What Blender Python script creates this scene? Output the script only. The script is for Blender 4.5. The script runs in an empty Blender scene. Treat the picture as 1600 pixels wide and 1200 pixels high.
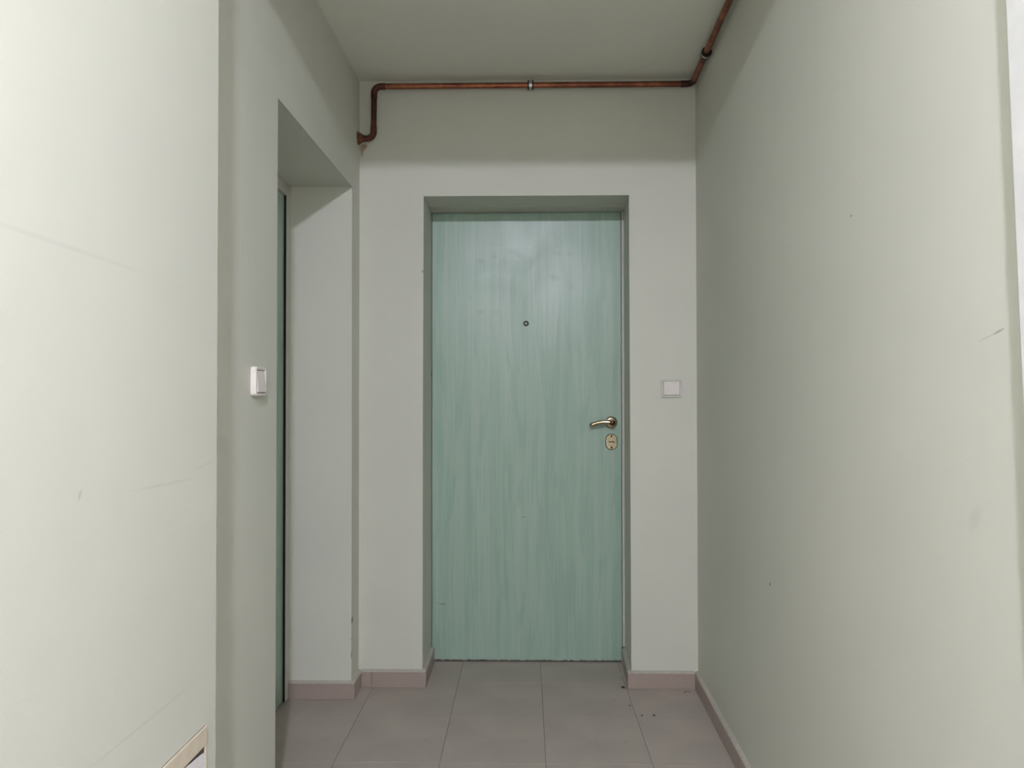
import bpy, bmesh, math, random
from mathutils import Vector, Matrix

random.seed(7)
scene = bpy.context.scene
COL = scene.collection

# ------------------------------------------------------------------ camera
FPX, YAW, PITCH, ROLL = 1163.7, 0.01845, 0.01388, -0.00106
CAM = Vector((0.0, 0.0, 1.16))
cam_data = bpy.data.cameras.new('camera')
cam_data.sensor_width = 36.0
cam_data.lens = FPX / 1600.0 * 36.0
cam_data.clip_start = 0.02
cam = bpy.data.objects.new('camera', cam_data)
COL.objects.link(cam)
fwd = Vector((-math.sin(YAW) * math.cos(PITCH), math.cos(YAW) * math.cos(PITCH), math.sin(PITCH)))
rgt = Vector((math.cos(YAW), math.sin(YAW), 0.0))
upv = rgt.cross(fwd)
r2 = math.cos(ROLL) * rgt + math.sin(ROLL) * upv
u2 = -math.sin(ROLL) * rgt + math.cos(ROLL) * upv
cam.matrix_world = Matrix(((r2.x, u2.x, -fwd.x, CAM.x), (r2.y, u2.y, -fwd.y, CAM.y),
                           (r2.z, u2.z, -fwd.z, CAM.z), (0, 0, 0, 1)))
scene.camera = cam

# ------------------------------------------------------------------ world, lamp settings, exposure
world = bpy.data.worlds.new('world')
scene.world = world
world.use_nodes = True
world.node_tree.nodes['Background'].inputs[0].default_value = (0.0, 0.0, 0.0, 1)
world.node_tree.nodes['Background'].inputs[1].default_value = 0.0
LAMP = Vector((0.02, -0.60, 2.455))
LAMP_R, LAMP_H = 0.055, 0.045
LAMP_STRENGTH = 1840.0
LAMP_COLOR = (0.970, 0.962, 1.145)
scene.view_settings.view_transform = 'Standard'
scene.view_settings.look = 'None'
scene.view_settings.gamma = 1.0
scene.view_settings.use_curve_mapping = False
scene.view_settings.exposure = 0.0

# ------------------------------------------------------------------ dimensions (metres)
XL, XR, D = -0.667, 0.679, 2.9706          # alcove side walls and end wall
MR = 0.025                                 # the right and near walls run slightly out of square
HC = 2.42                                  # alcove ceiling
X0, X1, HD = -0.4115, 0.4157, 1.958        # end-wall doorway
SPLAY = 0.0442                             # its right reveal opens out towards the door
DD = 3.249                                 # door face in the end wall
Y0, Y1, HL = 1.9827, 2.8493, 1.963         # side doorway
XD = -0.906                                # frame face in the side doorway
NE = 1.36                                  # end of the near left wall
YB = -1.9                                  # end of the hall behind
HH = 2.50                                  # hall ceiling
BEAM = (1.21, 1.36, 2.2575)


def xr(y):
    return XR + MR * (y - D)


def xn(y):
    return -0.5666 + MR * (y - NE)


# ------------------------------------------------------------------ helpers
def lin(r, g, b):
    def f(c):
        c /= 255.0
        return c / 12.92 if c <= 0.04045 else ((c + 0.055) / 1.055) ** 2.4
    return (f(r), f(g), f(b), 1.0)


class NT:
    def __init__(self, name):
        self.m = bpy.data.materials.new(name)
        self.m.use_nodes = True
        self.t = self.m.node_tree
        self.b = self.t.nodes['Principled BSDF']
        self.tc = self.t.nodes.new('ShaderNodeTexCoord')
        self.obj = self.tc.outputs['Object']

    def n(self, kind, **kw):
        nd = self.t.nodes.new(kind)
        for k, v in kw.items():
            setattr(nd, k, v)
        return nd

    def link(self, a, b):
        self.t.links.new(a, b)

    def mapping(self, scale=(1, 1, 1), loc=(0, 0, 0), rot=(0, 0, 0), kind='POINT', src=None):
        m = self.n('ShaderNodeMapping', vector_type=kind)
        m.inputs['Location'].default_value = loc
        m.inputs['Rotation'].default_value = rot
        m.inputs['Scale'].default_value = scale
        self.link(src or self.obj, m.inputs['Vector'])
        return m.outputs[0]

    def noise(self, scale, detail=3, rough=0.55, vec=None, dist=0.0):
        nd = self.n('ShaderNodeTexNoise')
        nd.inputs['Scale'].default_value = scale
        nd.inputs['Detail'].default_value = detail
        nd.inputs['Roughness'].default_value = rough
        nd.inputs['Distortion'].default_value = dist
        self.link(vec or self.obj, nd.inputs['Vector'])
        return nd.outputs['Fac']

    def rng(self, src, a, b, c=0.0, d=1.0, smooth=True):
        nd = self.n('ShaderNodeMapRange', interpolation_type='SMOOTHSTEP' if smooth else 'LINEAR')
        nd.inputs['From Min'].default_value = a
        nd.inputs['From Max'].default_value = b
        nd.inputs['To Min'].default_value = c
        nd.inputs['To Max'].default_value = d
        self.link(src, nd.inputs['Value'])
        return nd.outputs[0]

    def mix(self, fac, a, b, mode='MIX'):
        nd = self.n('ShaderNodeMix', data_type='RGBA', blend_type=mode)
        if isinstance(fac, float):
            nd.inputs[0].default_value = fac
        else:
            self.link(fac, nd.inputs[0])
        for i, v in ((6, a), (7, b)):
            if isinstance(v, tuple):
                nd.inputs[i].default_value = v
            else:
                self.link(v, nd.inputs[i])
        return nd.outputs[2]

    def math(self, op, a, b):
        nd = self.n('ShaderNodeMath', operation=op)
        for i, v in ((0, a), (1, b)):
            if isinstance(v, (int, float)):
                nd.inputs[i].default_value = v
            else:
                self.link(v, nd.inputs[i])
        return nd.outputs[0]

    def bump(self, height, strength=0.2, dist=0.002):
        nd = self.n('ShaderNodeBump')
        nd.inputs['Strength'].default_value = strength
        nd.inputs['Distance'].default_value = dist
        self.link(height, nd.inputs['Height'])
        self.link(nd.outputs[0], self.b.inputs['Normal'])

    def marks(self, base, marks):
        """blend small stains / scratches: (centre, radii, rotation, colour, strength, softness)"""
        col = base
        for c, r, rot, colour, s, soft in marks:
            v = self.mapping(scale=r, loc=c, rot=rot, kind='TEXTURE')
            ln = self.n('ShaderNodeVectorMath', operation='LENGTH')
            self.link(v, ln.inputs[0])
            col = self.mix(self.rng(ln.outputs['Value'], 1.0 + soft, 1.0 - soft, 0.0, s), col, colour)
        return col

    def done(self, col=None, rough=0.5, metal=0.0, spec=0.5):
        if col is not None:
            if isinstance(col, tuple):
                self.b.inputs['Base Color'].default_value = col
            else:
                self.link(col, self.b.inputs['Base Color'])
        if isinstance(rough, float):
            self.b.inputs['Roughness'].default_value = rough
        else:
            self.link(rough, self.b.inputs['Roughness'])
        self.b.inputs['Metallic'].default_value = metal
        self.b.inputs['Specular IOR Level'].default_value = spec
        return self.m


WALL_A = (0.668, 0.674, 0.588, 1)
WALL_B = (0.646, 0.652, 0.570, 1)


def plaster(name, marks=(), a=WALL_A, b=WALL_B):
    t = NT(name)
    col = t.mix(t.rng(t.noise(1.7, 4), 0.35, 0.65), a, b)
    sm = t.rng(t.noise(9.0, 3, 0.6), 0.60, 0.82, 0.0, 0.10)
    col = t.mix(sm, col, (0.56, 0.55, 0.50, 1))
    col = t.marks(col, marks)
    h = t.math('ADD', t.noise(260.0, 4, 0.6), t.math('MULTIPLY', t.noise(30.0, 3), 1.5))
    t.bump(h, 0.16, 0.0012)
    return t.done(col, 0.62, 0.0, 0.28)


def plain(name, col, rough=0.5, metal=0.0, nscale=40.0, var=0.12, bump=0.05, spec=0.5):
    t = NT(name)
    dark = (col[0] * (1 - var), col[1] * (1 - var), col[2] * (1 - var), 1)
    c = t.mix(t.rng(t.noise(nscale, 4), 0.35, 0.65), col, dark)
    if bump:
        t.bump(t.noise(nscale * 6, 3), bump, 0.001)
    return t.done(c, rough, metal, spec)


GREY = (0.30, 0.29, 0.26, 1)
DARK = (0.03, 0.03, 0.025, 1)
CHIPW = (0.10, 0.09, 0.07, 1)

M = {}
M['wall_back'] = plaster('wall_back_plaster', [
    ((-0.655, D, 2.150), (0.012, 0.05, 0.014), (0, 0, 0), (0.40, 0.27, 0.13, 1), 0.8, 0.5),
    ((-0.658, D, 2.131), (0.005, 0.05, 0.016), (0, 0, 0), (0.34, 0.29, 0.16, 1), 0.7, 0.5),
    ((-0.646, D, 2.158), (0.010, 0.05, 0.008), (0, 0, 0), (0.34, 0.22, 0.12, 1), 0.8, 0.5),
    ((-0.4135, D, 1.653), (0.004, 0.02, 0.006), (0, 0, 0), GREY, 0.8, 0.3),
    ((-0.4113, D + .27, 1.25), (0.01, 0.01, 0.012), (0, 0, 0), CHIPW, 0.7, 0.3),
    ((0.4157, D + .24, 0.105), (0.02, 0.005, 0.008), (0, 0, 0), DARK, 0.95, 0.3),
])
M['wall_left'] = plaster('wall_left_plaster', [
    ((-0.667, Y1, 0.295), (0.0011, 0.02, 0.013), (0, 0, 0), CHIPW, 0.8, 0.3),
    ((-0.668, Y1, 0.225), (0.0009, 0.02, 0.004), (0, 0, 0), CHIPW, 0.6, 0.3),
    ((-0.6685, Y1, 0.165), (0.0012, 0.02, 0.015), (0, 0, 0), CHIPW, 0.8, 0.3),
    ((-0.667, 1.748, 1.55), (0.02, 0.0016, 0.08), (-0.12, 0, 0), GREY, 0.2, 0.6),
    ((-0.667, 1.775, 1.50), (0.02, 0.0016, 0.06), (0.15, 0, 0), GREY, 0.2, 0.6),
])
M['wall_right'] = plaster('wall_right_plaster', [
    ((0.6554, 2.021, 0.649), (0.02, 0.0035, 0.0055), (0.2, 0, 0), DARK, 0.9, 0.3),
    ((0.6417, 1.475, 1.511), (0.02, 0.006, 0.0020), (0, 0, 0), GREY, 0.7, 0.4),
    ((0.6299, 1.003, 1.243), (0.02, 0.012, 0.0016), (-0.25, 0, 0), (0.2, 0.19, 0.16, 1), 0.55, 0.4),
    ((0.6303, 1.030, 1.237), (0.02, 0.016, 0.0010), (-0.2, 0, 0), GREY, 0.35, 0.5),
    ((0.631, 1.062, 0.985), (0.02, 0.010, 0.020), (0.6, 0, 0), (0.5, 0.49, 0.44, 1), 0.25, 0.7),
    ((0.6554, 2.70, 1.86), (0.05, 0.005, 0.003), (0, 0, 0), GREY, 0.5, 0.4),
])
M['wall_near'] = plaster('wall_near_plaster', [
    ((-0.5799, 0.9211, 1.3467), (0.03, 0.1978, 0.00272), (-0.02, 0, 0), (0.54, 0.53, 0.48, 1), 0.25, 0.7),
    ((-0.5761, 0.9545, 1.0302), (0.03, 0.0027, 0.00732), (-0.4, 0, 0), (0.3, 0.29, 0.26, 1), 0.3, 0.5),
    ((-0.5725, 1.1807, 1.0178), (0.03, 0.0803, 0.00198), (-0.02, 0, 0), (0.45, 0.44, 0.40, 1), 0.22, 0.7),
    ((-0.5699, 1.3105, 1.0363), (0.03, 0.0495, 0.00198), (0.15, 0, 0), (0.45, 0.44, 0.40, 1), 0.18, 0.7),
    ((-0.5737, 1.1127, 0.6667), (0.03, 0.1483, 0.00198), (0, 0, 0), (0.45, 0.44, 0.40, 1), 0.22, 0.7),
])
M['ceiling'] = plaster('ceiling_plaster', (), (0.80, 0.805, 0.71, 1), (0.77, 0.775, 0.685, 1))
M['plaster'] = plaster('hall_plaster')
M['skirting'] = plain('skirting_tile', (0.40, 0.325, 0.285, 1), 0.42, 0, 220, 0.07, 0.03)
M['skirting_cap'] = plain('skirting_mortar', (0.50, 0.475, 0.415, 1), 0.8, 0, 60, 0.10, 0.05)
M['grout'] = plain('grout', (0.225, 0.195, 0.165, 1), 0.9, 0, 80, 0.2, 0.1)


def tile_mat():
    t = NT('floor_tile')
    a, b = (0.44, 0.385, 0.335, 1), (0.405, 0.358, 0.313, 1)
    col = t.mix(t.rng(t.noise(4.0, 4), 0.35, 0.65), a, b)
    sp = t.rng(t.noise(420.0, 2, 0.7), 0.52, 0.72)
    col = t.mix(t.math('MULTIPLY', sp, 0.25), col, (0.20, 0.175, 0.155, 1))
    dirt = t.rng(t.noise(14.0, 4, 0.6), 0.60, 0.78, 0.0, 0.22)
    col = t.mix(dirt, col, (0.2, 0.18, 0.15, 1))
    t.bump(t.noise(180.0, 3), 0.08, 0.001)
    return t.done(col, t.rng(t.noise(6.0, 3), 0.3, 0.7, 0.44, 0.6), 0, 0.45)


M['tile'] = tile_mat()


def laminate(name, spots=()):
    t = NT(name)
    # long vertical streaks, finer grain and slanted cathedral figure
    warp = t.n('ShaderNodeVectorMath', operation='ADD')
    wob = t.n('ShaderNodeTexNoise')
    wob.inputs['Scale'].default_value = 2.2
    wob.inputs['Detail'].default_value = 2
    t.link(t.mapping((2.5, 2.5, 0.5)), wob.inputs['Vector'])
    sc = t.n('ShaderNodeVectorMath', operation='SCALE')
    sc.inputs['Scale'].default_value = 0.035
    t.link(wob.outputs['Color'], sc.inputs[0])
    t.link(t.obj, warp.inputs[0])
    t.link(sc.outputs[0], warp.inputs[1])
    v = warp.outputs[0]
    streak = t.noise(1.0, 3, 0.6, t.mapping((26, 26, 0.55), src=v))
    fine = t.noise(1.0, 4, 0.65, t.mapping((120, 120, 2.2), src=v))
    fig = t.noise(1.0, 2, 0.5, t.mapping((14, 14, 1.6), rot=(0, 0.05, 0), src=v), 1.4)
    a, b, c = (0.335, 0.475, 0.385, 1), (0.385, 0.510, 0.425, 1), (0.270, 0.415, 0.330, 1)
    col = t.mix(t.rng(streak, 0.36, 0.64), a, b)
    col = t.mix(t.rng(fig, 0.50, 0.62, 0, 0.45), col, c)
    col = t.mix(t.rng(fine, 0.50, 0.70, 0, 0.55), col, c)
    col = t.mix(t.rng(fine, 0.44, 0.28, 0, 0.5), col, (0.435, 0.555, 0.470, 1))
    col = t.marks(col, spots)
    t.bump(fine, 0.03, 0.0006)
    return t.done(col, t.rng(t.noise(5.0, 3), 0.3, 0.7, 0.32, 0.40), 0, 0.6)


SM = (0.19, 0.27, 0.22, 1)
M['door'] = laminate('mint_laminate', [
    ((-0.197, DD, 1.743), (0.018, 0.05, 0.010), (0, 0.3, 0), SM, 0.42, 0.8),
    ((-0.138, DD, 1.763), (0.012, 0.05, 0.009), (0, 0, 0), SM, 0.36, 0.8),
    ((0.125, DD, 1.669), (0.020, 0.05, 0.012), (0, 0.3, 0), SM, 0.34, 0.8),
    ((-0.118, DD, 1.813), (0.008, 0.05, 0.005), (0, 0.4, 0), SM, 0.2, 0.8),
    ((0.190, DD, 1.772), (0.012, 0.05, 0.010), (0, 0, 0), SM, 0.25, 0.8),
    ((0.137, DD, 1.806), (0.006, 0.05, 0.003), (0, -0.5, 0), SM, 0.5, 0.5),
    ((0.145, DD, 1.775), (0.016, 0.05, 0.008), (0, 0, 0), SM, 0.2, 0.8),
    ((-0.197, DD, 1.519), (0.016, 0.05, 0.010), (0, 0, 0), SM, 0.25, 0.8),
    ((-0.130, DD, 1.519), (0.012, 0.05, 0.010), (0, 0, 0), SM, 0.22, 0.8),
    ((-0.242, DD, 1.583), (0.010, 0.05, 0.008), (0, 0, 0), SM, 0.22, 0.8),
    ((0.200, DD, 1.629), (0.010, 0.05, 0.014), (0, 0, 0), SM, 0.22, 0.8),
    ((-0.138, DD, 1.676), (0.012, 0.05, 0.006), (0, 0, 0), SM, 0.18, 0.8),
    ((0.0205, DD, 1.804), (0.003, 0.05, 0.003), (0, 0, 0), (0.8, 0.82, 0.8, 1), 0.8, 0.3),
    ((-0.010, DD, 0.626), (0.011, 0.05, 0.0014), (0, 0.05, 0), (0.12, 0.16, 0.13, 1), 0.7, 0.4),
    ((-0.362, DD, 0.247), (0.013, 0.05, 0.0020), (0, 0.06, 0), (0.12, 0.12, 0.10, 1), 0.8, 0.4),
    ((-0.385, DD, 0.252), (0.012, 0.05, 0.0010), (0, 0.06, 0), (0.15, 0.16, 0.13, 1), 0.5, 0.4),
])
M['door_side'] = laminate('mint_laminate_side')
M['frame'] = plain('door_frame_paint', (0.60, 0.59, 0.51, 1), 0.5, 0, 30, 0.05, 0.03)
M['white_paint'] = plain('white_gloss_paint', (0.80, 0.80, 0.78, 1), 0.4, 0, 20, 0.05, 0.03)
M['chipped'] = plain('chipped_edge', (0.52, 0.52, 0.46, 1), 0.7, 0, 60, 0.75, 0.1)
M['gap_shade'] = plain('painted_gap_shade', (0.02, 0.022, 0.018, 1), 0.9, 0, 40, 0.3, 0.0)  # near-black colour standing in for the shade inside narrow gaps
M['brass'] = plain('brass', (0.60, 0.48, 0.30, 1), 0.20, 1.0, 60, 0.25, 0.02)
M['brass_darkened'] = plain('darkened_brass', (0.11, 0.065, 0.032, 1), 0.3, 1.0, 60, 0.25, 0.02)  # darkened so the neck carries the dark hall's reflection as colour
M['brass_dull'] = plain('dull_brass', (0.52, 0.45, 0.31, 1), 0.34, 1.0, 90, 0.28, 0.04)
M['dark_metal'] = plain('dark_metal', (0.025, 0.022, 0.018, 1), 0.45, 0.6, 60, 0.3, 0.0)
M['lens'] = plain('peephole_glass', (0.55, 0.57, 0.55, 1), 0.15, 0.0, 60, 0.1, 0.0)
M['switch_white'] = plain('switch_plastic', (0.83, 0.775, 0.725, 1), 0.35, 0, 30, 0.04, 0.0)
M['switch_frame'] = plain('switch_frame_plastic', (0.70, 0.675, 0.615, 1), 0.38, 0, 30, 0.05, 0.0)
M['cream'] = plain('cream_plastic', (0.72, 0.635, 0.50, 1), 0.45, 0, 25, 0.08, 0.03)
M['panel_white'] = plain('white_panel', (0.86, 0.83, 0.83, 1), 0.45, 0, 25, 0.04, 0.0)


def copper_mat(name, a, b, rough):
    t = NT(name)
    n1 = t.rng(t.noise(7.0, 4, 0.6, t.mapping((1, 3, 1))), 0.36, 0.62)
    col = t.mix(n1, a, b)
    n2 = t.rng(t.noise(60.0, 3, 0.6), 0.5, 0.75, 0, 0.6)
    col = t.mix(n2, col, (b[0] * 0.55, b[1] * 0.5, b[2] * 0.5, 1))
    t.bump(t.noise(90.0, 2), 0.05, 0.001)
    return t.done(col, rough, 0.85, 0.5)


M['copper'] = copper_mat('copper', (0.40, 0.150, 0.085, 1), (0.20, 0.072, 0.045, 1), 0.40)
M['copper_dark'] = copper_mat('tarnished_copper', (0.15, 0.060, 0.045, 1), (0.07, 0.034, 0.030, 1), 0.55)
M['rust'] = plain('rusty_collar', (0.21, 0.085, 0.04, 1), 0.8, 0.1, 120, 0.5, 0.2)
M['rubber'] = plain('black_rubber', (0.02, 0.02, 0.018, 1), 0.7, 0, 60, 0.2, 0.0)
M['zinc'] = plain('zinc_steel', (0.62, 0.62, 0.60, 1), 0.35, 1.0, 90, 0.2, 0.02)
M['crumb'] = plain('dark_crumb', (0.045, 0.035, 0.025, 1), 0.9, 0, 300, 0.5, 0.1)
M['fibre'] = plain('brown_fibre', (0.10, 0.08, 0.065, 1), 0.9, 0, 300, 0.3, 0.0)
M['chip_white'] = plain('white_chip', (0.75, 0.74, 0.70, 1), 0.8, 0, 300, 0.1, 0.0)


def bulb_mat():
    t = NT('lit_bulb')
    t.b.inputs['Base Color'].default_value = (0.9, 0.9, 0.88, 1)
    t.b.inputs['Emission Color'].default_value = (*LAMP_COLOR, 1)
    t.b.inputs['Emission Strength'].default_value = LAMP_STRENGTH
    return t.m


M['bulb'] = bulb_mat()


# ------------------------------------------------------------------ mesh helpers
def obj(name, bm, mat, parent=None, smooth=False):
    bmesh.ops.recalc_face_normals(bm, faces=bm.faces[:])
    me = bpy.data.meshes.new(name)
    bm.to_mesh(me)
    bm.free()
    if smooth:
        me.polygons.foreach_set('use_smooth', [True] * len(me.polygons))
        try:
            me.set_sharp_from_angle(angle=math.radians(40))
        except Exception:
            pass
    me.materials.append(M[mat] if isinstance(mat, str) else mat)
    o = bpy.data.objects.new(name, me)
    COL.objects.link(o)
    if parent is not None:
        o.parent = parent
        o.matrix_parent_inverse = parent.matrix_world.inverted()
    return o


def empty(name, loc=(0, 0, 0)):
    o = bpy.data.objects.new(name, None)
    o.empty_display_size = 0.05
    o.location = loc
    COL.objects.link(o)
    o.matrix_world = Matrix.Translation(loc)
    return o


def tag(o, label, cat=None, group=None, kind=None):
    o['label'] = label
    if cat:
        o['category'] = cat
    if group:
        o['group'] = group
    if kind:
        o['kind'] = kind
    return o


def prism(pts, ext, bm=None):
    """extrude a planar polygon (3-D points) by the vector ext"""
    bm = bm or bmesh.new()
    a = [bm.verts.new(p) for p in pts]
    b = [bm.verts.new(Vector(p) + Vector(ext)) for p in pts]
    bm.faces.new(a)
    bm.faces.new(b[::-1])
    n = len(a)
    for i in range(n):
        bm.faces.new((a[i], b[i], b[(i + 1) % n], a[(i + 1) % n]))
    return bm


def box(x0, x1, y0, y1, z0, z1, bm=None, bev=0.0):
    own = bm is None
    bm = prism([(x0, y0, z0), (x1, y0, z0), (x1, y1, z0), (x0, y1, z0)], (0, 0, z1 - z0), bm)
    if bev and own:
        bmesh.ops.bevel(bm, geom=bm.edges[:], offset=bev, segments=2, affect='EDGES', profile=0.6)
    return bm


def hexa(b4, t4, bm=None):
    bm = bm or bmesh.new()
    a = [bm.verts.new(p) for p in b4]
    b = [bm.verts.new(p) for p in t4]
    bm.faces.new(a[::-1])
    bm.faces.new(b)
    for i in range(4):
        bm.faces.new((a[i], a[(i + 1) % 4], b[(i + 1) % 4], b[i]))
    return bm


def soften(bm, test, off=0.003):
    es = [e for e in bm.edges if test(e.verts[0].co, e.verts[1].co)]
    if es:
        bmesh.ops.bevel(bm, geom=es, offset=off, segments=3, affect='EDGES', profile=0.5)
    return bm


def tube(path, rad, seg=20, bm=None, caps=True, squash=None):
    """sweep a circle of radius rad (number or list) along path"""
    bm = bm or bmesh.new()
    path = [Vector(p) for p in path]
    n = len(path)
    if not isinstance(rad, (list, tuple)):
        rad = [rad] * n
    t0 = (path[1] - path[0]).normalized()
    ref = Vector((0, 0, 1)) if abs(t0.z) < 0.9 else Vector((0, 1, 0))
    nrm = t0.cross(ref).normalized()
    rings = []
    prev = t0
    for i, p in enumerate(path):
        t = (path[min(i + 1, n - 1)] - path[max(i - 1, 0)]).normalized()
        nrm = (nrm - t * nrm.dot(t)).normalized()
        bn = t.cross(nrm)
        ring = []
        for k in range(seg):
            a = 2 * math.pi * k / seg
            s = squash or 1.0
            ring.append(bm.verts.new(p + rad[i] * (math.cos(a) * nrm + s * math.sin(a) * bn)))
        rings.append(ring)
    for a, b in zip(rings, rings[1:]):
        for k in range(seg):
            bm.faces.new((a[k], a[(k + 1) % seg], b[(k + 1) % seg], b[k]))
    if caps:
        bm.faces.new(rings[0][::-1])
        bm.faces.new(rings[-1])
    return bm


def lathe(profile, mat4, seg=28, bm=None):
    """profile of (radius, height) turned about local z, placed by mat4"""
    bm = bm or bmesh.new()
    rings = []
    for r, h in profile:
        if r < 1e-6:
            rings.append([bm.verts.new(mat4 @ Vector((0, 0, h)))])
        else:
            rings.append([bm.verts.new(mat4 @ Vector((r * math.cos(2 * math.pi * k / seg),
                                                      r * math.sin(2 * math.pi * k / seg), h))) for k in range(seg)])
    for a, b in zip(rings, rings[1:]):
        for k in range(seg):
            k2 = (k + 1) % seg
            if len(a) == 1 and len(b) == 1:
                continue
            if len(a) == 1:
                bm.faces.new((a[0], b[k], b[k2]))
            elif len(b) == 1:
                bm.faces.new((a[k], b[0], a[k2]))
            else:
                bm.faces.new((a[k], b[k], b[k2], a[k2]))
    return bm


def rrect(w, h, r, seg=6):
    pts = []
    for cx, cy, a0 in ((w / 2 - r, h / 2 - r, 0), (-w / 2 + r, h / 2 - r, 90), (-w / 2 + r, -h / 2 + r, 180), (w / 2 - r, -h / 2 + r, 270)):
        for k in range(seg + 1):
            a = math.radians(a0 + 90 * k / seg)
            pts.append((cx + r * math.cos(a), cy + r * math.sin(a)))
    return pts


def loft(loops, mat4, close=True, bm=None):
    """loops: list of (2-D points, height); joined in order, end loops capped"""
    bm = bm or bmesh.new()
    rs = [[bm.verts.new(mat4 @ Vector((p[0], p[1], h if not callable(h) else h(p)))) for p in pts] for pts, h in loops]
    n = len(rs[0])
    for a, b in zip(rs, rs[1:]):
        for k in range(n):
            bm.faces.new((a[k], a[(k + 1) % n], b[(k + 1) % n], b[k]))
    if close:
        bm.faces.new(rs[0][::-1])
        bm.faces.new(rs[-1])
    return bm


def basis(o, u, v):
    """matrix whose local x,y are u,v and local z is u x v"""
    u = Vector(u).normalized()
    v = Vector(v).normalized()
    w = u.cross(v)
    return Matrix(((u.x, v.x, w.x, o[0]), (u.y, v.y, w.y, o[1]), (u.z, v.z, w.z, o[2]), (0, 0, 0, 1)))


# ------------------------------------------------------------------ the setting: walls
def near(a, b):
    return abs(a - b) < 1e-4


# end wall with its doorway
bm = prism([(XL - 0.45, D, 0), (X0, D, 0), (X0, D, HD), (X1, D, HD), (X1, D, 0), (XR + 0.3, D, 0), (XR + 0.3, D, HC), (XL - 0.45, D, HC)], (0, 0.40, 0))
for v in bm.verts:
    if near(v.co.x, X1) and v.co.y > D + 0.1:
        v.co.x += SPLAY * 0.40
soften(bm, lambda p, q: near(p.y, D) and near(q.y, D) and ((near(p.x, q.x) and (near(p.x, X0) or near(p.x, X1))) or (near(p.z, HD) and near(q.z, HD))), 0.003)
tag(obj('wall_back', bm, 'wall_back'), 'pale plaster end wall around the mint green door', 'wall', kind='structure')

# left wall with the side doorway
bm = prism([(XL, NE, 0), (XL, Y0, 0), (XL, Y0, HL), (XL, Y1, HL), (XL, Y1, 0), (XL, D, 0), (XL, D, HC), (XL, NE, HC)], (-0.42, 0, 0))
soften(bm, lambda p, q: near(p.x, XL) and near(q.x, XL) and ((near(p.y, q.y) and (near(p.y, Y0) or near(p.y, Y1))) or (near(p.z, HL) and near(q.z, HL))), 0.003)
tag(obj('wall_left', bm, 'wall_left'), 'left alcove plaster wall with a deep doorway', 'wall', kind='structure')

# right wall, straight from the hall to the end wall
bm = hexa([(xr(YB), YB, 0), (xr(YB) + 0.2, YB, 0), (XR + 0.2, D, 0), (XR, D, 0)],
          [(xr(YB), YB, HH), (xr(YB) + 0.2, YB, HH), (XR + 0.2, D, HH), (XR, D, HH)])
tag(obj('wall_right', bm, 'wall_right'), 'long bare right plaster wall of the passage', 'wall', kind='structure')

# near left wall block that ends short of the alcove
bm = hexa([(xn(YB), YB, 0), (xn(NE), NE, 0), (-1.09, NE, 0), (-1.09, YB, 0)],
          [(xn(YB), YB, HH), (xn(NE), NE, HH), (-1.09, NE, HH), (-1.09, YB, HH)])
soften(bm, lambda p, q: near(p.x, xn(NE)) and near(q.x, xn(NE)), 0.003)
tag(obj('wall_near', bm, 'wall_near'), 'bright near left plaster wall projecting in the foreground', 'wall', kind='structure')

# hall end behind the camera
tag(obj('wall_rear', box(xn(YB) - 0.3, xr(YB) + 0.3, YB - 0.2, YB, 0, HH), 'plaster'), 'plaster wall closing the hall behind the viewpoint', 'wall', kind='structure')

# ceilings and the beam between hall and alcove
tag(obj('ceiling', box(-1.2, XR + 0.3, BEAM[1], D + 0.4, HC, HC + 0.2), 'ceiling'), 'pale alcove ceiling above the copper pipe', 'ceiling', kind='structure')
tag(obj('ceiling_hall', box(-1.2, XR + 0.3, YB - 0.2, BEAM[0], HH, HH + 0.2), 'plaster'), 'higher ceiling of the hall carrying the lamp', 'ceiling', kind='structure')
bm = hexa([(xn(BEAM[0]), BEAM[0], BEAM[2]), (xr(BEAM[0]), BEAM[0], BEAM[2]), (xr(BEAM[1]), BEAM[1], BEAM[2]), (xn(BEAM[1]), BEAM[1], BEAM[2])],
          [(xn(BEAM[0]), BEAM[0], HH + .2), (xr(BEAM[0]), BEAM[0], HH + .2), (xr(BEAM[1]), BEAM[1], HH + .2), (xn(BEAM[1]), BEAM[1], HH + .2)])
tag(obj('trim_1', bm, 'plaster'), 'plaster beam dropping between hall and alcove ceilings', 'beam', kind='structure')

# ------------------------------------------------------------------ floor with its tiles
floor = obj('floor', box(-1.15, XR + 0.25, YB - 0.2, D + 0.45, -0.08, -0.0016), 'grout')
tag(floor, 'beige brown tiled floor with thin dark joints', 'floor', kind='structure')
PITCHT, TX, TY = 0.3345, 0.062, 3.028
JOINT = 0.0018
tile_me = None
yy = TY
rows = [TY + PITCHT * k for k in range(1, -16, -1)]
cols = [TX + PITCHT * k for k in range(-3, 3)]
for ry in rows:
    for cx in cols:
        bm = box(-PITCHT / 2 + JOINT / 2, PITCHT / 2 - JOINT / 2, -PITCHT / 2 + JOINT / 2, PITCHT / 2 - JOINT / 2, -0.008, 0.0, bev=0.0008) if tile_me is None else None
        if bm is not None:
            o = obj('tile', bm, 'tile', floor)
            tile_me = o.data
        else:
            o = bpy.data.objects.new('tile', tile_me)
            COL.objects.link(o)
            o.parent = floor
        # each tile keeps the grid; the material reads world-like coordinates through its own offset
        o.location = (cx + PITCHT / 2, ry - PITCHT / 2, random.uniform(-0.0004, 0.0))

# ------------------------------------------------------------------ skirting
ST, SH, SW = 0.015, 0.0605, 0.0675     # thickness, front height, height at the wall


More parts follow.
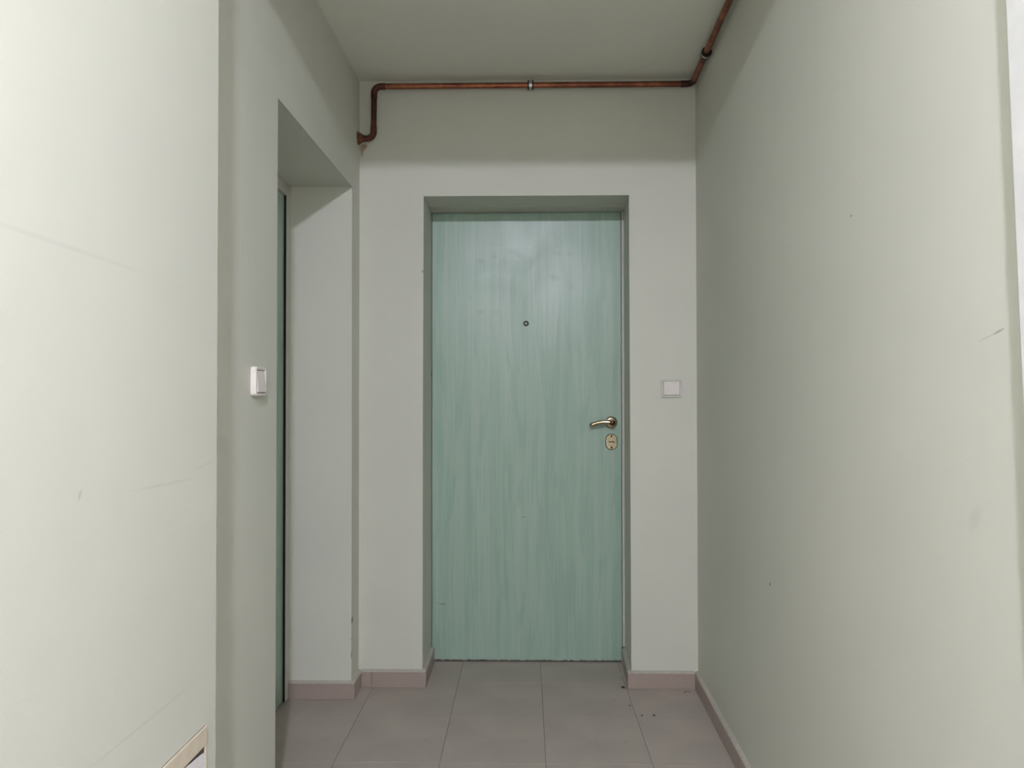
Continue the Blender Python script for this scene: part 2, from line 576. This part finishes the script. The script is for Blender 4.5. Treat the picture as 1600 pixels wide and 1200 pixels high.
def skirting(name, runs, label):
    """runs: list of (a, b, n, lengths): wall line from a to b (2-D), n = direction into the room"""
    root = empty(name, (runs[0][0][0], runs[0][0][1], 0))
    tag(root, label, 'skirting', kind='structure')
    for a, b, n, cuts in runs:
        a, b, n = Vector((*a, 0)), Vector((*b, 0)), Vector((*n, 0)).normalized()
        L = (b - a).length
        d = (b - a) / L
        pos = [0.0] + [c for c in cuts if 0 < c < L] + [L]
        for s, e in zip(pos, pos[1:]):
            g = 0.0007
            p0 = a + d * (s + (g if s > 0 else 0))
            p1 = a + d * (e - (g if e < L else 0))
            bmx = hexa([p0, p1, p1 + n * ST, p0 + n * ST], [q + Vector((0, 0, SH)) for q in (p0, p1, p1 + n * ST, p0 + n * ST)])
            bmesh.ops.bevel(bmx, geom=bmx.edges[:], offset=0.0008, segments=1, affect='EDGES')
            obj('skirting_tile', bmx, 'skirting', root)
        z = Vector((0, 0, 1))
        bmx = prism([a + z * SH, a + n * (ST - 0.0015) + z * SH, a + n * (ST - 0.003) + z * (SH + 0.0025), a + z * SW], b - a)
        obj('mortar_cap', bmx, 'skirting_cap', root)
    return root


rn = (-1, MR)
skirting('baseboard_back_left', [((XL + ST, D), (X0 + ST, D), (0, -1), (0.040,)), ((X0, D), (X0, DD - 0.012), (1, 0), ())], 'pinkish tile skirting left of the mint door')
skirting('baseboard_back_right', [((X1 - ST, D), (XR - ST, D), (0, -1), ()), ((X1, D), (X1 + SPLAY * (DD - 0.012 - D), DD - 0.012), (-1, SPLAY), ())], 'pinkish tile skirting right of the mint door')
skirting('baseboard_left', [((XD + 0.001, Y1), (XL + ST, Y1), (0, -1), ()), ((XL, Y1), (XL, D), (1, 0), ())], 'pinkish tile skirting beside the side doorway')
skirting('baseboard_right', [((XR, D), (xr(0.97), 0.97), rn, [0.3345 * k for k in range(1, 7)])], 'long tile skirting along the right wall')
skirting('baseboard_near', [((XL, Y0), (XL, NE + ST), (1, 0), (0.3345, 0.669)), ((XL, NE), (xn(NE) + ST, NE), (0, 1), ()), ((xn(NE), NE), (xn(-0.9), -0.9), (1, -MR), [0.3345 * k for k in range(1, 6)])], 'tile skirting around the near left wall')

# ------------------------------------------------------------------ mint door in the end wall
XB = X1 + SPLAY * (DD - D)          # right reveal at the door
DL, DR, DT = -0.4090, XB - 0.0125, HD - 0.004
d1 = empty('door_1', (0, DD, 0))
tag(d1, 'mint green wood grain door with brass lever in the end wall', 'door', kind='structure')
obj('door_leaf', box(DL, DR, DD, DD + 0.042, 0.009, DT, bev=0.0012), 'door', d1)
# strip of chipped edging under the leaf
obj('bottom_edge', box(DL + 0.004, DR - 0.002, DD + 0.001, DD + 0.035, 0.0045, 0.0085), 'chipped', d1)
obj('threshold_gap', box(X0 + 0.001, XB - 0.001, DD + 0.004, DD + 0.05, 0.0003, 0.0030), 'gap_shade', d1)  # solid strip coloured as the shade under the leaf
# steel frame lining the back of the reveal
obj('frame_head', box(X0 + 0.0005, XB + 0.02, 3.145, DD + 0.06, HD - 0.0022, HD + 0.02, bev=0.0008), 'frame', d1)
obj('frame_stile', box(DR + 0.0022, XB + 0.02, DD - 0.004, DD + 0.06, 0.066, HD - 0.0025, bev=0.001), 'frame', d1)
obj('frame_stile', box(X0 - 0.02, DL - 0.0015, DD + 0.010, DD + 0.06, 0.002, HD - 0.0025), 'gap_shade', d1)  # near-black strip painted as the shaded gap left of the leaf

# brass lever handle
hx, hz = 0.3712, 1.0375
to_cam = basis((hx, DD, hz), (1, 0, 0), (0, 0, 1))     # local z = u x v = -y, towards the room
hd = empty('door_handle', (hx, DD, hz))
hd.parent = d1
hd.matrix_parent_inverse = d1.matrix_world.inverted()
hd['label'] = 'curved brass lever handle'
obj('rosette', lathe([(0, 0), (0.0265, 0), (0.0265, 0.003), (0.025, 0.0055), (0.019, 0.008), (0.0165, 0.0085), (0.0155, 0.011), (0, 0.011)], to_cam, 32), 'brass_dull', hd, True)
neck = tube([(hx, DD - 0.008, hz), (hx, DD - 0.022, hz), (hx - 0.0005, DD - 0.040, hz), (hx - 0.001, DD - 0.056, hz), (hx - 0.001, DD - 0.0615, hz), (hx - 0.001, DD - 0.0640, hz)], [0.0125, 0.0110, 0.0100, 0.0122, 0.0112, 0.0080], 24)
obj('neck', neck, 'brass_darkened', hd, True)  # reflection of the dark hall is put into the colour
pts, rad = [], []
ctrl = [(0.3655, 1.0390, 0.0090), (0.360, 1.0400, 0.0090), (0.352, 1.0412, 0.0088), (0.336, 1.0415, 0.0082), (0.320, 1.0400, 0.0080), (0.305, 1.0368, 0.0082), (0.291, 1.0322, 0.0085), (0.281, 1.0285, 0.0080), (0.2765, 1.0268, 0.0060), (0.2745, 1.0260, 0.0025)]
for i, (x, z, r) in enumerate(ctrl):
    pts.append((x, DD - 0.052 + 0.004 * math.sin(i / 9 * math.pi), z))
    rad.append(r * (1.12 if i < 2 else 1.18))
obj('lever', tube(pts, rad, 20, squash=0.9), 'brass', hd, True)

# oval escutcheon with keyhole
ex, ez = 0.3722, 0.9530
em = basis((ex, DD, ez), (1, 0, 0), (0, 0, 1))
es = obj('escutcheon', loft([(rrect(0.0500, 0.0690, 0.0245, 10), 0), (rrect(0.0500, 0.0690, 0.0245, 10), 0.0025), (rrect(0.0460, 0.0650, 0.0225, 10), 0.0045)], em), 'brass_dull', d1, True)
obj('rim', loft([(rrect(0.0520, 0.0710, 0.0255, 10), 0), (rrect(0.0520, 0.0710, 0.0255, 10), 0.0012), (rrect(0.0500, 0.0690, 0.0245, 10), 0.0020)], em), 'brass_darkened', es, True)
es['label'] = 'oval brass keyhole plate'
obj('key_cover', loft([(rrect(0.031, 0.036, 0.012, 8), 0.004), (rrect(0.029, 0.034, 0.011, 8), 0.0056)], em), 'brass_dull', es, True)
obj('key_slot', loft([(rrect(0.0240, 0.0044, 0.0018, 4), 0.0050), (rrect(0.0240, 0.0044, 0.0018, 4), 0.0062)], em), 'dark_metal', es)
for dz in (0.0248, -0.0248):
    obj('screw', lathe([(0.0042, 0.004), (0.0042, 0.0054), (0.002, 0.006), (0, 0.006)], em @ Matrix.Translation((0, dz, 0)), 14), 'dark_metal', es)

# peephole
pm = basis((0.0018, DD, 1.4692), (1, 0, 0), (0, 0, 1))
ph = obj('peephole', lathe([(0.0118, 0), (0.0118, 0.0022), (0.0102, 0.0040), (0.0082, 0.0040), (0.0062, 0.0015), (0.0062, 0.0004), (0, 0.0004)], pm, 28), 'dark_metal', d1, True)
obj('lens', lathe([(0.0061, 0.0008), (0.0052, 0.0022), (0.003, 0.0034), (0, 0.0038)], pm, 20), 'lens', ph, True)

# ------------------------------------------------------------------ door in the left recess
d2 = empty('door_2', (XD, (Y0 + Y1) / 2, 0))
tag(d2, 'shaded green door set deep in the left doorway', 'door', kind='structure')
FS = 0.046
obj('door_leaf', box(XD - 0.052, XD - 0.010, Y0 + FS + 0.004, Y1 - FS - 0.0036, 0.006, HL - FS - 0.004, bev=0.001), 'door_side', d2)
obj('frame_stile', box(XD - 0.06, XD, Y1 - FS, Y1 - 0.0005, 0.003, HL - 0.0005, bev=0.0015), 'frame', d2)
obj('frame_stile', box(XD - 0.06, XD, Y0 + 0.0005, Y0 + FS, 0.003, HL - 0.0005, bev=0.0015), 'frame', d2)
obj('frame_head', box(XD - 0.06, XD, Y0 + FS + 0.0005, Y1 - FS - 0.0005, HL - FS, HL - 0.0005, bev=0.0015), 'frame', d2)
obj('seam_shade', box(XD - 0.05, XD - 0.002, Y1 - FS - 0.0032, Y1 - FS - 0.0005, 0.004, HL - FS - 0.001), 'gap_shade', d2)  # dark strip painted as the shade between leaf and stile
obj('under_leaf_shade', box(XD - 0.08, XD - 0.016, Y0 + 0.001, Y1 - 0.001, 0.0003, 0.005), 'gap_shade', d2)  # near-black filler painted as shade beneath this leaf

# white casing and door leaf where the right wall runs out of the picture
d3 = empty('door_3', (xr(0.5), 0.5, 0))
tag(d3, 'bright white door casing at the right edge', 'door', kind='structure')


def rwall(y, z, off):
    return (xr(y) - off, y, z)


# far casing, a little out of plumb: its edge leans as it rises
def slab(y0a, y0b, y1a, y1b, z0, z1, o0, o1):
    return hexa([rwall(y0a, z0, o0), rwall(y1a, z0, o0), rwall(y1a, z0, o1), rwall(y0a, z0, o1)],
                [rwall(y0b, z1, o0), rwall(y1b, z1, o0), rwall(y1b, z1, o1), rwall(y0b, z1, o1)])


def edge(z):
    k = 0.9714
    return k * (0.9527 + ((z - 1.16) / k - 0.0124) * 0.0509)


obj('casing', slab(edge(0) - 0.08, edge(2.1) - 0.08, edge(0), edge(2.1), 0.002, 2.1, 0.0, 0.018), 'white_paint', d3)
obj('casing', slab(-0.03, -0.03, 0.05, 0.05, 0.002, 2.1, 0.0, 0.018), 'white_paint', d3)
obj('casing_head', slab(0.052, 0.052, edge(2.03) - 0.082, edge(2.1) - 0.082, 2.03, 2.1, 0.0, 0.018), 'white_paint', d3)
obj('door_leaf', slab(0.052, 0.052, edge(0) - 0.084, edge(0) - 0.084, 0.008, 2.026, 0.0, 0.010), 'white_paint', d3)

# ------------------------------------------------------------------ switches
# flush switch on the end wall
sm = basis((0.5779, D, 1.1839), (1, 0, 0), (0, 0, 1))
sw = empty('light_switch', (0.5779, D, 1.1839))
tag(sw, 'flush light switch on the end wall right of the mint door', 'switch', 'light switches')
W, H = 0.0815, 0.0730
bm = loft([(rrect(W, H, 0.008), 0.0002), (rrect(W, H, 0.008), 0.0065), (rrect(W - 0.004, H - 0.004, 0.007), 0.0088), (rrect(W - 0.0145, H - 0.0145, 0.003), 0.0088), (rrect(W - 0.0145, H - 0.0145, 0.003), 0.003)], sm)
obj('switch_frame', bm, 'switch_frame', sw)
RW, RH = W - 0.0185, H - 0.0180
bm = loft([(rrect(RW, RH, 0.002, 3), 0.0032), (rrect(RW, RH, 0.002, 3), lambda p: 0.0095 - 0.035 * p[0]), (rrect(RW - 0.002, RH - 0.002, 0.0015, 3), lambda p: 0.0105 - 0.035 * p[0])], sm)
obj('rocker', bm, 'switch_white', sw)

# surface switch on the left wall
cy, cz = 1.8315, 1.1925
lm = basis((XL, cy, cz), (0, 1, 0), (0, 0, 1))
sw2 = empty('light_switch', (XL, cy, cz))
tag(sw2, 'light switch standing proud of the left wall beside the side doorway', 'switch', 'light switches')
W, H = 0.0760, 0.0720
bm = loft([(rrect(W, H, 0.009), 0.0002), (rrect(W, H, 0.009), 0.0105), (rrect(W - 0.004, H - 0.004, 0.008), 0.0132), (rrect(W - 0.016, H - 0.014, 0.003), 0.0132), (rrect(W - 0.016, H - 0.014, 0.003), 0.005)], lm)
obj('switch_frame', bm, 'switch_white', sw2)
RW, RH = W - 0.0200, H - 0.0185
bm = loft([(rrect(RW, RH, 0.002, 3), 0.0052), (rrect(RW, RH, 0.002, 3), lambda p: 0.0125 - 0.09 * p[1] + 0.0), (rrect(RW - 0.002, RH - 0.002, 0.0015, 3), lambda p: 0.0135 - 0.09 * p[1])], lm)
obj('rocker', bm, 'switch_white', sw2)

# ------------------------------------------------------------------ copper pipe
PR = 0.0112
PY = D - 0.030
PZ = 2.387
pipe = empty('copper_pipe', (XL, PY, 2.18))
tag(pipe, 'copper heating pipe bent along the top of the end and right walls', 'pipe')


def arc(c, a, b, r, n=9):
    """quarter arc that turns from direction a to direction b around corner point c"""
    c, a, b = Vector(c), Vector(a).normalized(), Vector(b).normalized()
    s = c - a * r
    o = s + b * r
    return [o - b * r * math.cos(t * math.pi / 2 / (n - 1)) + a * r * math.sin(t * math.pi / 2 / (n - 1)) for t in range(n)]


rdir = Vector((-0.0376, -1, 0)).normalized()
c1, c2, c3 = Vector((-0.6045, PY, 2.1790)), Vector((-0.6020, PY, PZ)), Vector((0.6595, PY, PZ))
vdir = (c2 - c1).normalized()
Rb = 0.026
X = Vector((1, 0, 0))


def bend(c, a, b):
    p = arc(c, a, b, Rb)
    a, b = Vector(a).normalized(), Vector(b).normalized()
    path = [p[0] - a * 0.020] + p + [p[-1] + b * 0.020]
    obj('elbow', tube(path, PR + 0.0012, 22), 'copper_dark', pipe, True)


def straight(a, b, mat):
    obj('pipe_length', tube([Vector(a), Vector(a).lerp(Vector(b), .5), Vector(b)], PR, 22), mat, pipe, True)


bend(c1, X, vdir)
bend(c2, vdir, X)
bend(c3, X, rdir)
straight((XL - 0.01, PY, 2.179), c1 - X * Rb, 'copper_dark')
straight(c1 + vdir * Rb, c2 - vdir * Rb, 'copper_dark')
straight(c2 + X * Rb, c3 - X * Rb, 'copper')
pend = c3 + rdir * ((PY - BEAM[1]) / -rdir.y + 0.0)
straight(c3 + rdir * Rb, pend, 'copper')
# flared rusty collar where the pipe enters the left wall
cm = basis((XL + 0.0005, PY, 2.179), (0, 1, 0), (0, 0, 1))
bm = bmesh.new()
prof = [(0.024, 0.0), (0.023, 0.003), (0.0165, 0.013), (0.0135, 0.021), (0.0112, 0.024)]
lathe(prof, cm, 22, bm)
for v in bm.verts:
    k = random.uniform(0.9, 1.12)
    v.co.z = 2.179 + (v.co.z - 2.179) * k * (1.12 if v.co.z > 2.179 else 0.95)
    v.co.y = min(PY + (v.co.y - PY) * k, D - 0.001)
obj('wall_collar', bm, 'rust', pipe, True)


def clamp(p, axis, stud):
    """rubber-lined clamp ring round the pipe with a stud to the wall or ceiling"""
    axis, stud = Vector(axis).normalized(), Vector(stud).normalized()
    side = axis.cross(stud)
    mtx = basis(p, side, axis.cross(side) * -1 if False else stud)
    root = obj('pipe_clamp', lathe([(PR + .0028, -0.0058), (PR + .0066, -0.0058), (PR + .0066, 0.0058), (PR + .0028, 0.0058), (PR + .0028, -0.0058)], mtx, 24), 'zinc', pipe, True)
    obj('rubber_lining', lathe([(PR + .0004, -0.0115), (PR + .0070, -0.0115), (PR + .0070, -0.0060), (PR + .0026, -0.0059), (PR + .0026, 0.0059), (PR + .0070, 0.0060), (PR + .0070, 0.0115), (PR + .0004, 0.0115), (PR + .0004, -0.0115)], mtx, 24), 'rubber', root, True)
    L = 0.0
    return root, mtx


up = Vector((0, 0, 1))
pc = Vector((0.0207, PY, PZ))
r_, mt = clamp(pc, (1, 0, 0), (0, 1, 0))
obj('stud', tube([pc + Vector((0, PR + .005, 0)), Vector((pc.x, D - 0.0005, PZ))], 0.004, 12), 'zinc', r_, True)
obj('clamp_bolt', tube([pc + Vector((0, -0.003, PR + 0.004)), pc + Vector((0, -0.003, PR + 0.013))], 0.0042, 6), 'zinc', r_)
obj('clamp_lug', box(pc.x - 0.006, pc.x + 0.006, PY - 0.008, PY + 0.004, PZ + PR + 0.003, PZ + PR + 0.0075, bev=0.0008), 'zinc', r_)
pc = Vector((0.6493, 2.6735, PZ - 0.001))
pc.x = c3.x + rdir.x / rdir.y * (pc.y - PY)
r_, mt = clamp(pc, rdir, (1, 0, 0))
obj('stud', tube([pc + Vector((PR + .005, 0, 0)), Vector((xr(pc.y) - 0.0005, pc.y, pc.z))], 0.004, 12), 'zinc', r_, True)
obj('clamp_bolt', tube([pc + Vector((0.004, 0, PR + 0.004)), pc + Vector((0.004, 0, PR + 0.012))], 0.0042, 6), 'dark_metal', r_)
obj('clamp_lug', box(pc.x + 0.006, pc.x + 0.017, pc.y - 0.007, pc.y + 0.007, pc.z + 0.008, pc.z + 0.014, bev=0.0008), 'dark_metal', r_)

# ------------------------------------------------------------------ framed panel low on the near left wall
hy1, hz1 = 1.3139, 0.5752
hat = empty('wall_hatch', (xn(1.05), 1.05, 0.14))
tag(hat, 'white wall hatch in a cream frame low on the near left wall', 'hatch')


def nwall(y, z, off):
    return Vector((xn(y) + off, y, z))


def nslab(y0, y1, z00, z01, z10, z11, o0, o1):
    """box on the near wall: z00/z01 bottom and top at y0, z10/z11 at y1"""
    return hexa([nwall(y0, z00, o0), nwall(y1, z10, o0), nwall(y1, z10, o1), nwall(y0, z00, o1)],
                [nwall(y0, z01, o0), nwall(y1, z11, o0), nwall(y1, z11, o1), nwall(y0, z01, o1)])


HY0, HB = 0.86, 0.14
obj('top_gap_shade', nslab(HY0 - 0.001, hy1 - 0.001, hz1 - 0.002, hz1 + 0.0009, hz1 - 0.002, hz1 + 0.0009, 0.0002, 0.0010), 'grout', hat)  # darker strip painted as the shadow line above the rail
obj('frame_rail', nslab(HY0, hy1, hz1 - 0.0345, hz1, hz1 - 0.0315, hz1, 0.0004, 0.0042), 'cream', hat)
obj('frame_rail', nslab(HY0, hy1, HB, HB + 0.028, HB, HB + 0.028, 0.0004, 0.0042), 'cream', hat)
obj('frame_stile', nslab(hy1 - 0.004, hy1, HB + 0.0285, hz1 - 0.0345, HB + 0.0285, hz1 - 0.0320, 0.0004, 0.0040), 'cream', hat)
obj('frame_stile', nslab(HY0, HY0 + 0.028, HB + 0.0285, hz1 - 0.0345, HB + 0.0285, hz1 - 0.0345, 0.0004, 0.0040), 'cream', hat)
obj('backing', nslab(HY0 + 0.0285, hy1 - 0.0045, HB + 0.0285, hz1 - 0.0347, HB + 0.0285, hz1 - 0.0325, 0.0003, 0.0010), 'fibre', hat)  # brown sheet coloured as the shade in the slot over the panel
yl_, yr_ = HY0 + 0.030, hy1 - 0.0046
top = [(yl_, HB + 0.030), (yr_, HB + 0.030), (yr_, hz1 - 0.0450), (yr_ - 0.012, hz1 - 0.0425), (yr_ - 0.085, hz1 - 0.0350), (yl_, hz1 - 0.0352)]
obj('hatch_panel', prism([nwall(y, z, 0.0012) for y, z in top], (0.0024, 0, 0)), 'panel_white', hat)

# ------------------------------------------------------------------ lamp in the hall (behind the viewpoint)
lamp = empty('ceiling_lamp', (LAMP.x, LAMP.y, HH))
tag(lamp, 'small round flush lamp on the hall ceiling behind the viewpoint', 'lamp')
lmx = Matrix.Translation(LAMP)
dome = [(0, -LAMP_H)] + [(LAMP_R * math.sin(a), -LAMP_H * math.cos(a)) for a in [math.radians(10 * k) for k in range(1, 10)]]
obj('diffuser', lathe(dome + [(0, 0)], lmx, 32), 'bulb', lamp, True)
obj('lamp_base', lathe([(0, 0.0006), (LAMP_R + 0.008, 0.0006), (LAMP_R + 0.010, 0.004), (LAMP_R + 0.010, HH - LAMP.z - 0.0005), (0, HH - LAMP.z - 0.0005)], lmx, 32), 'white_paint', lamp, True)


# ------------------------------------------------------------------ specks on the floor
def lump(name, x, y, sx, sy, sz, mat, label, rot=0.0, cat='debris', group=None):
    bmx = bmesh.new()
    bmesh.ops.create_icosphere(bmx, subdivisions=2, radius=1.0)
    for v in bmx.verts:
        k = 1 + random.uniform(-0.18, 0.18)
        c = v.co * k
        c = Vector((c.x * sx, c.y * sy, max(c.z, -0.9) * sz))
        v.co = Matrix.Rotation(rot, 3, 'Z') @ c + Vector((x, y, sz * 0.9))
    return tag(obj(name, bmx, mat, None, True), label, cat, group)


lump('crumb', 0.4171, 2.709, 0.0032, 0.0034, 0.0022, 'crumb', 'left of two tiny dark crumbs on the floor tiles', group='dark crumbs on the floor')
lump('crumb', 0.4614, 2.712, 0.0038, 0.0036, 0.0025, 'crumb', 'right of two tiny dark crumbs on the floor tiles', group='dark crumbs on the floor')
lump('bark_scrap', 0.3830, 2.966, 0.0090, 0.0045, 0.003, 'crumb', 'dark scrap on the floor at the corner of the door reveal', -0.5)
lump('plaster_chip', 0.3972 - 0.006, 3.108, 0.0028, 0.0030, 0.002, 'chip_white', 'tiny white plaster chip on the floor before the mint door')
lump('dirt_speck', 0.3856, 2.797, 0.0038, 0.0028, 0.0012, 'fibre', 'faint brown speck on the tile joint near the door reveal')
fib = tube([(0.612, 2.916, 0.0015), (0.617, 2.922, 0.0025), (0.624, 2.928, 0.0020), (0.632, 2.929, 0.0025), (0.638, 2.923, 0.0015)], [0.0011, 0.0010, 0.0008, 0.0008, 0.0006], 8)
tag(obj('fibre', fib, 'fibre', None, True), 'thin curled brown fibre on the floor by the right skirting', 'debris')
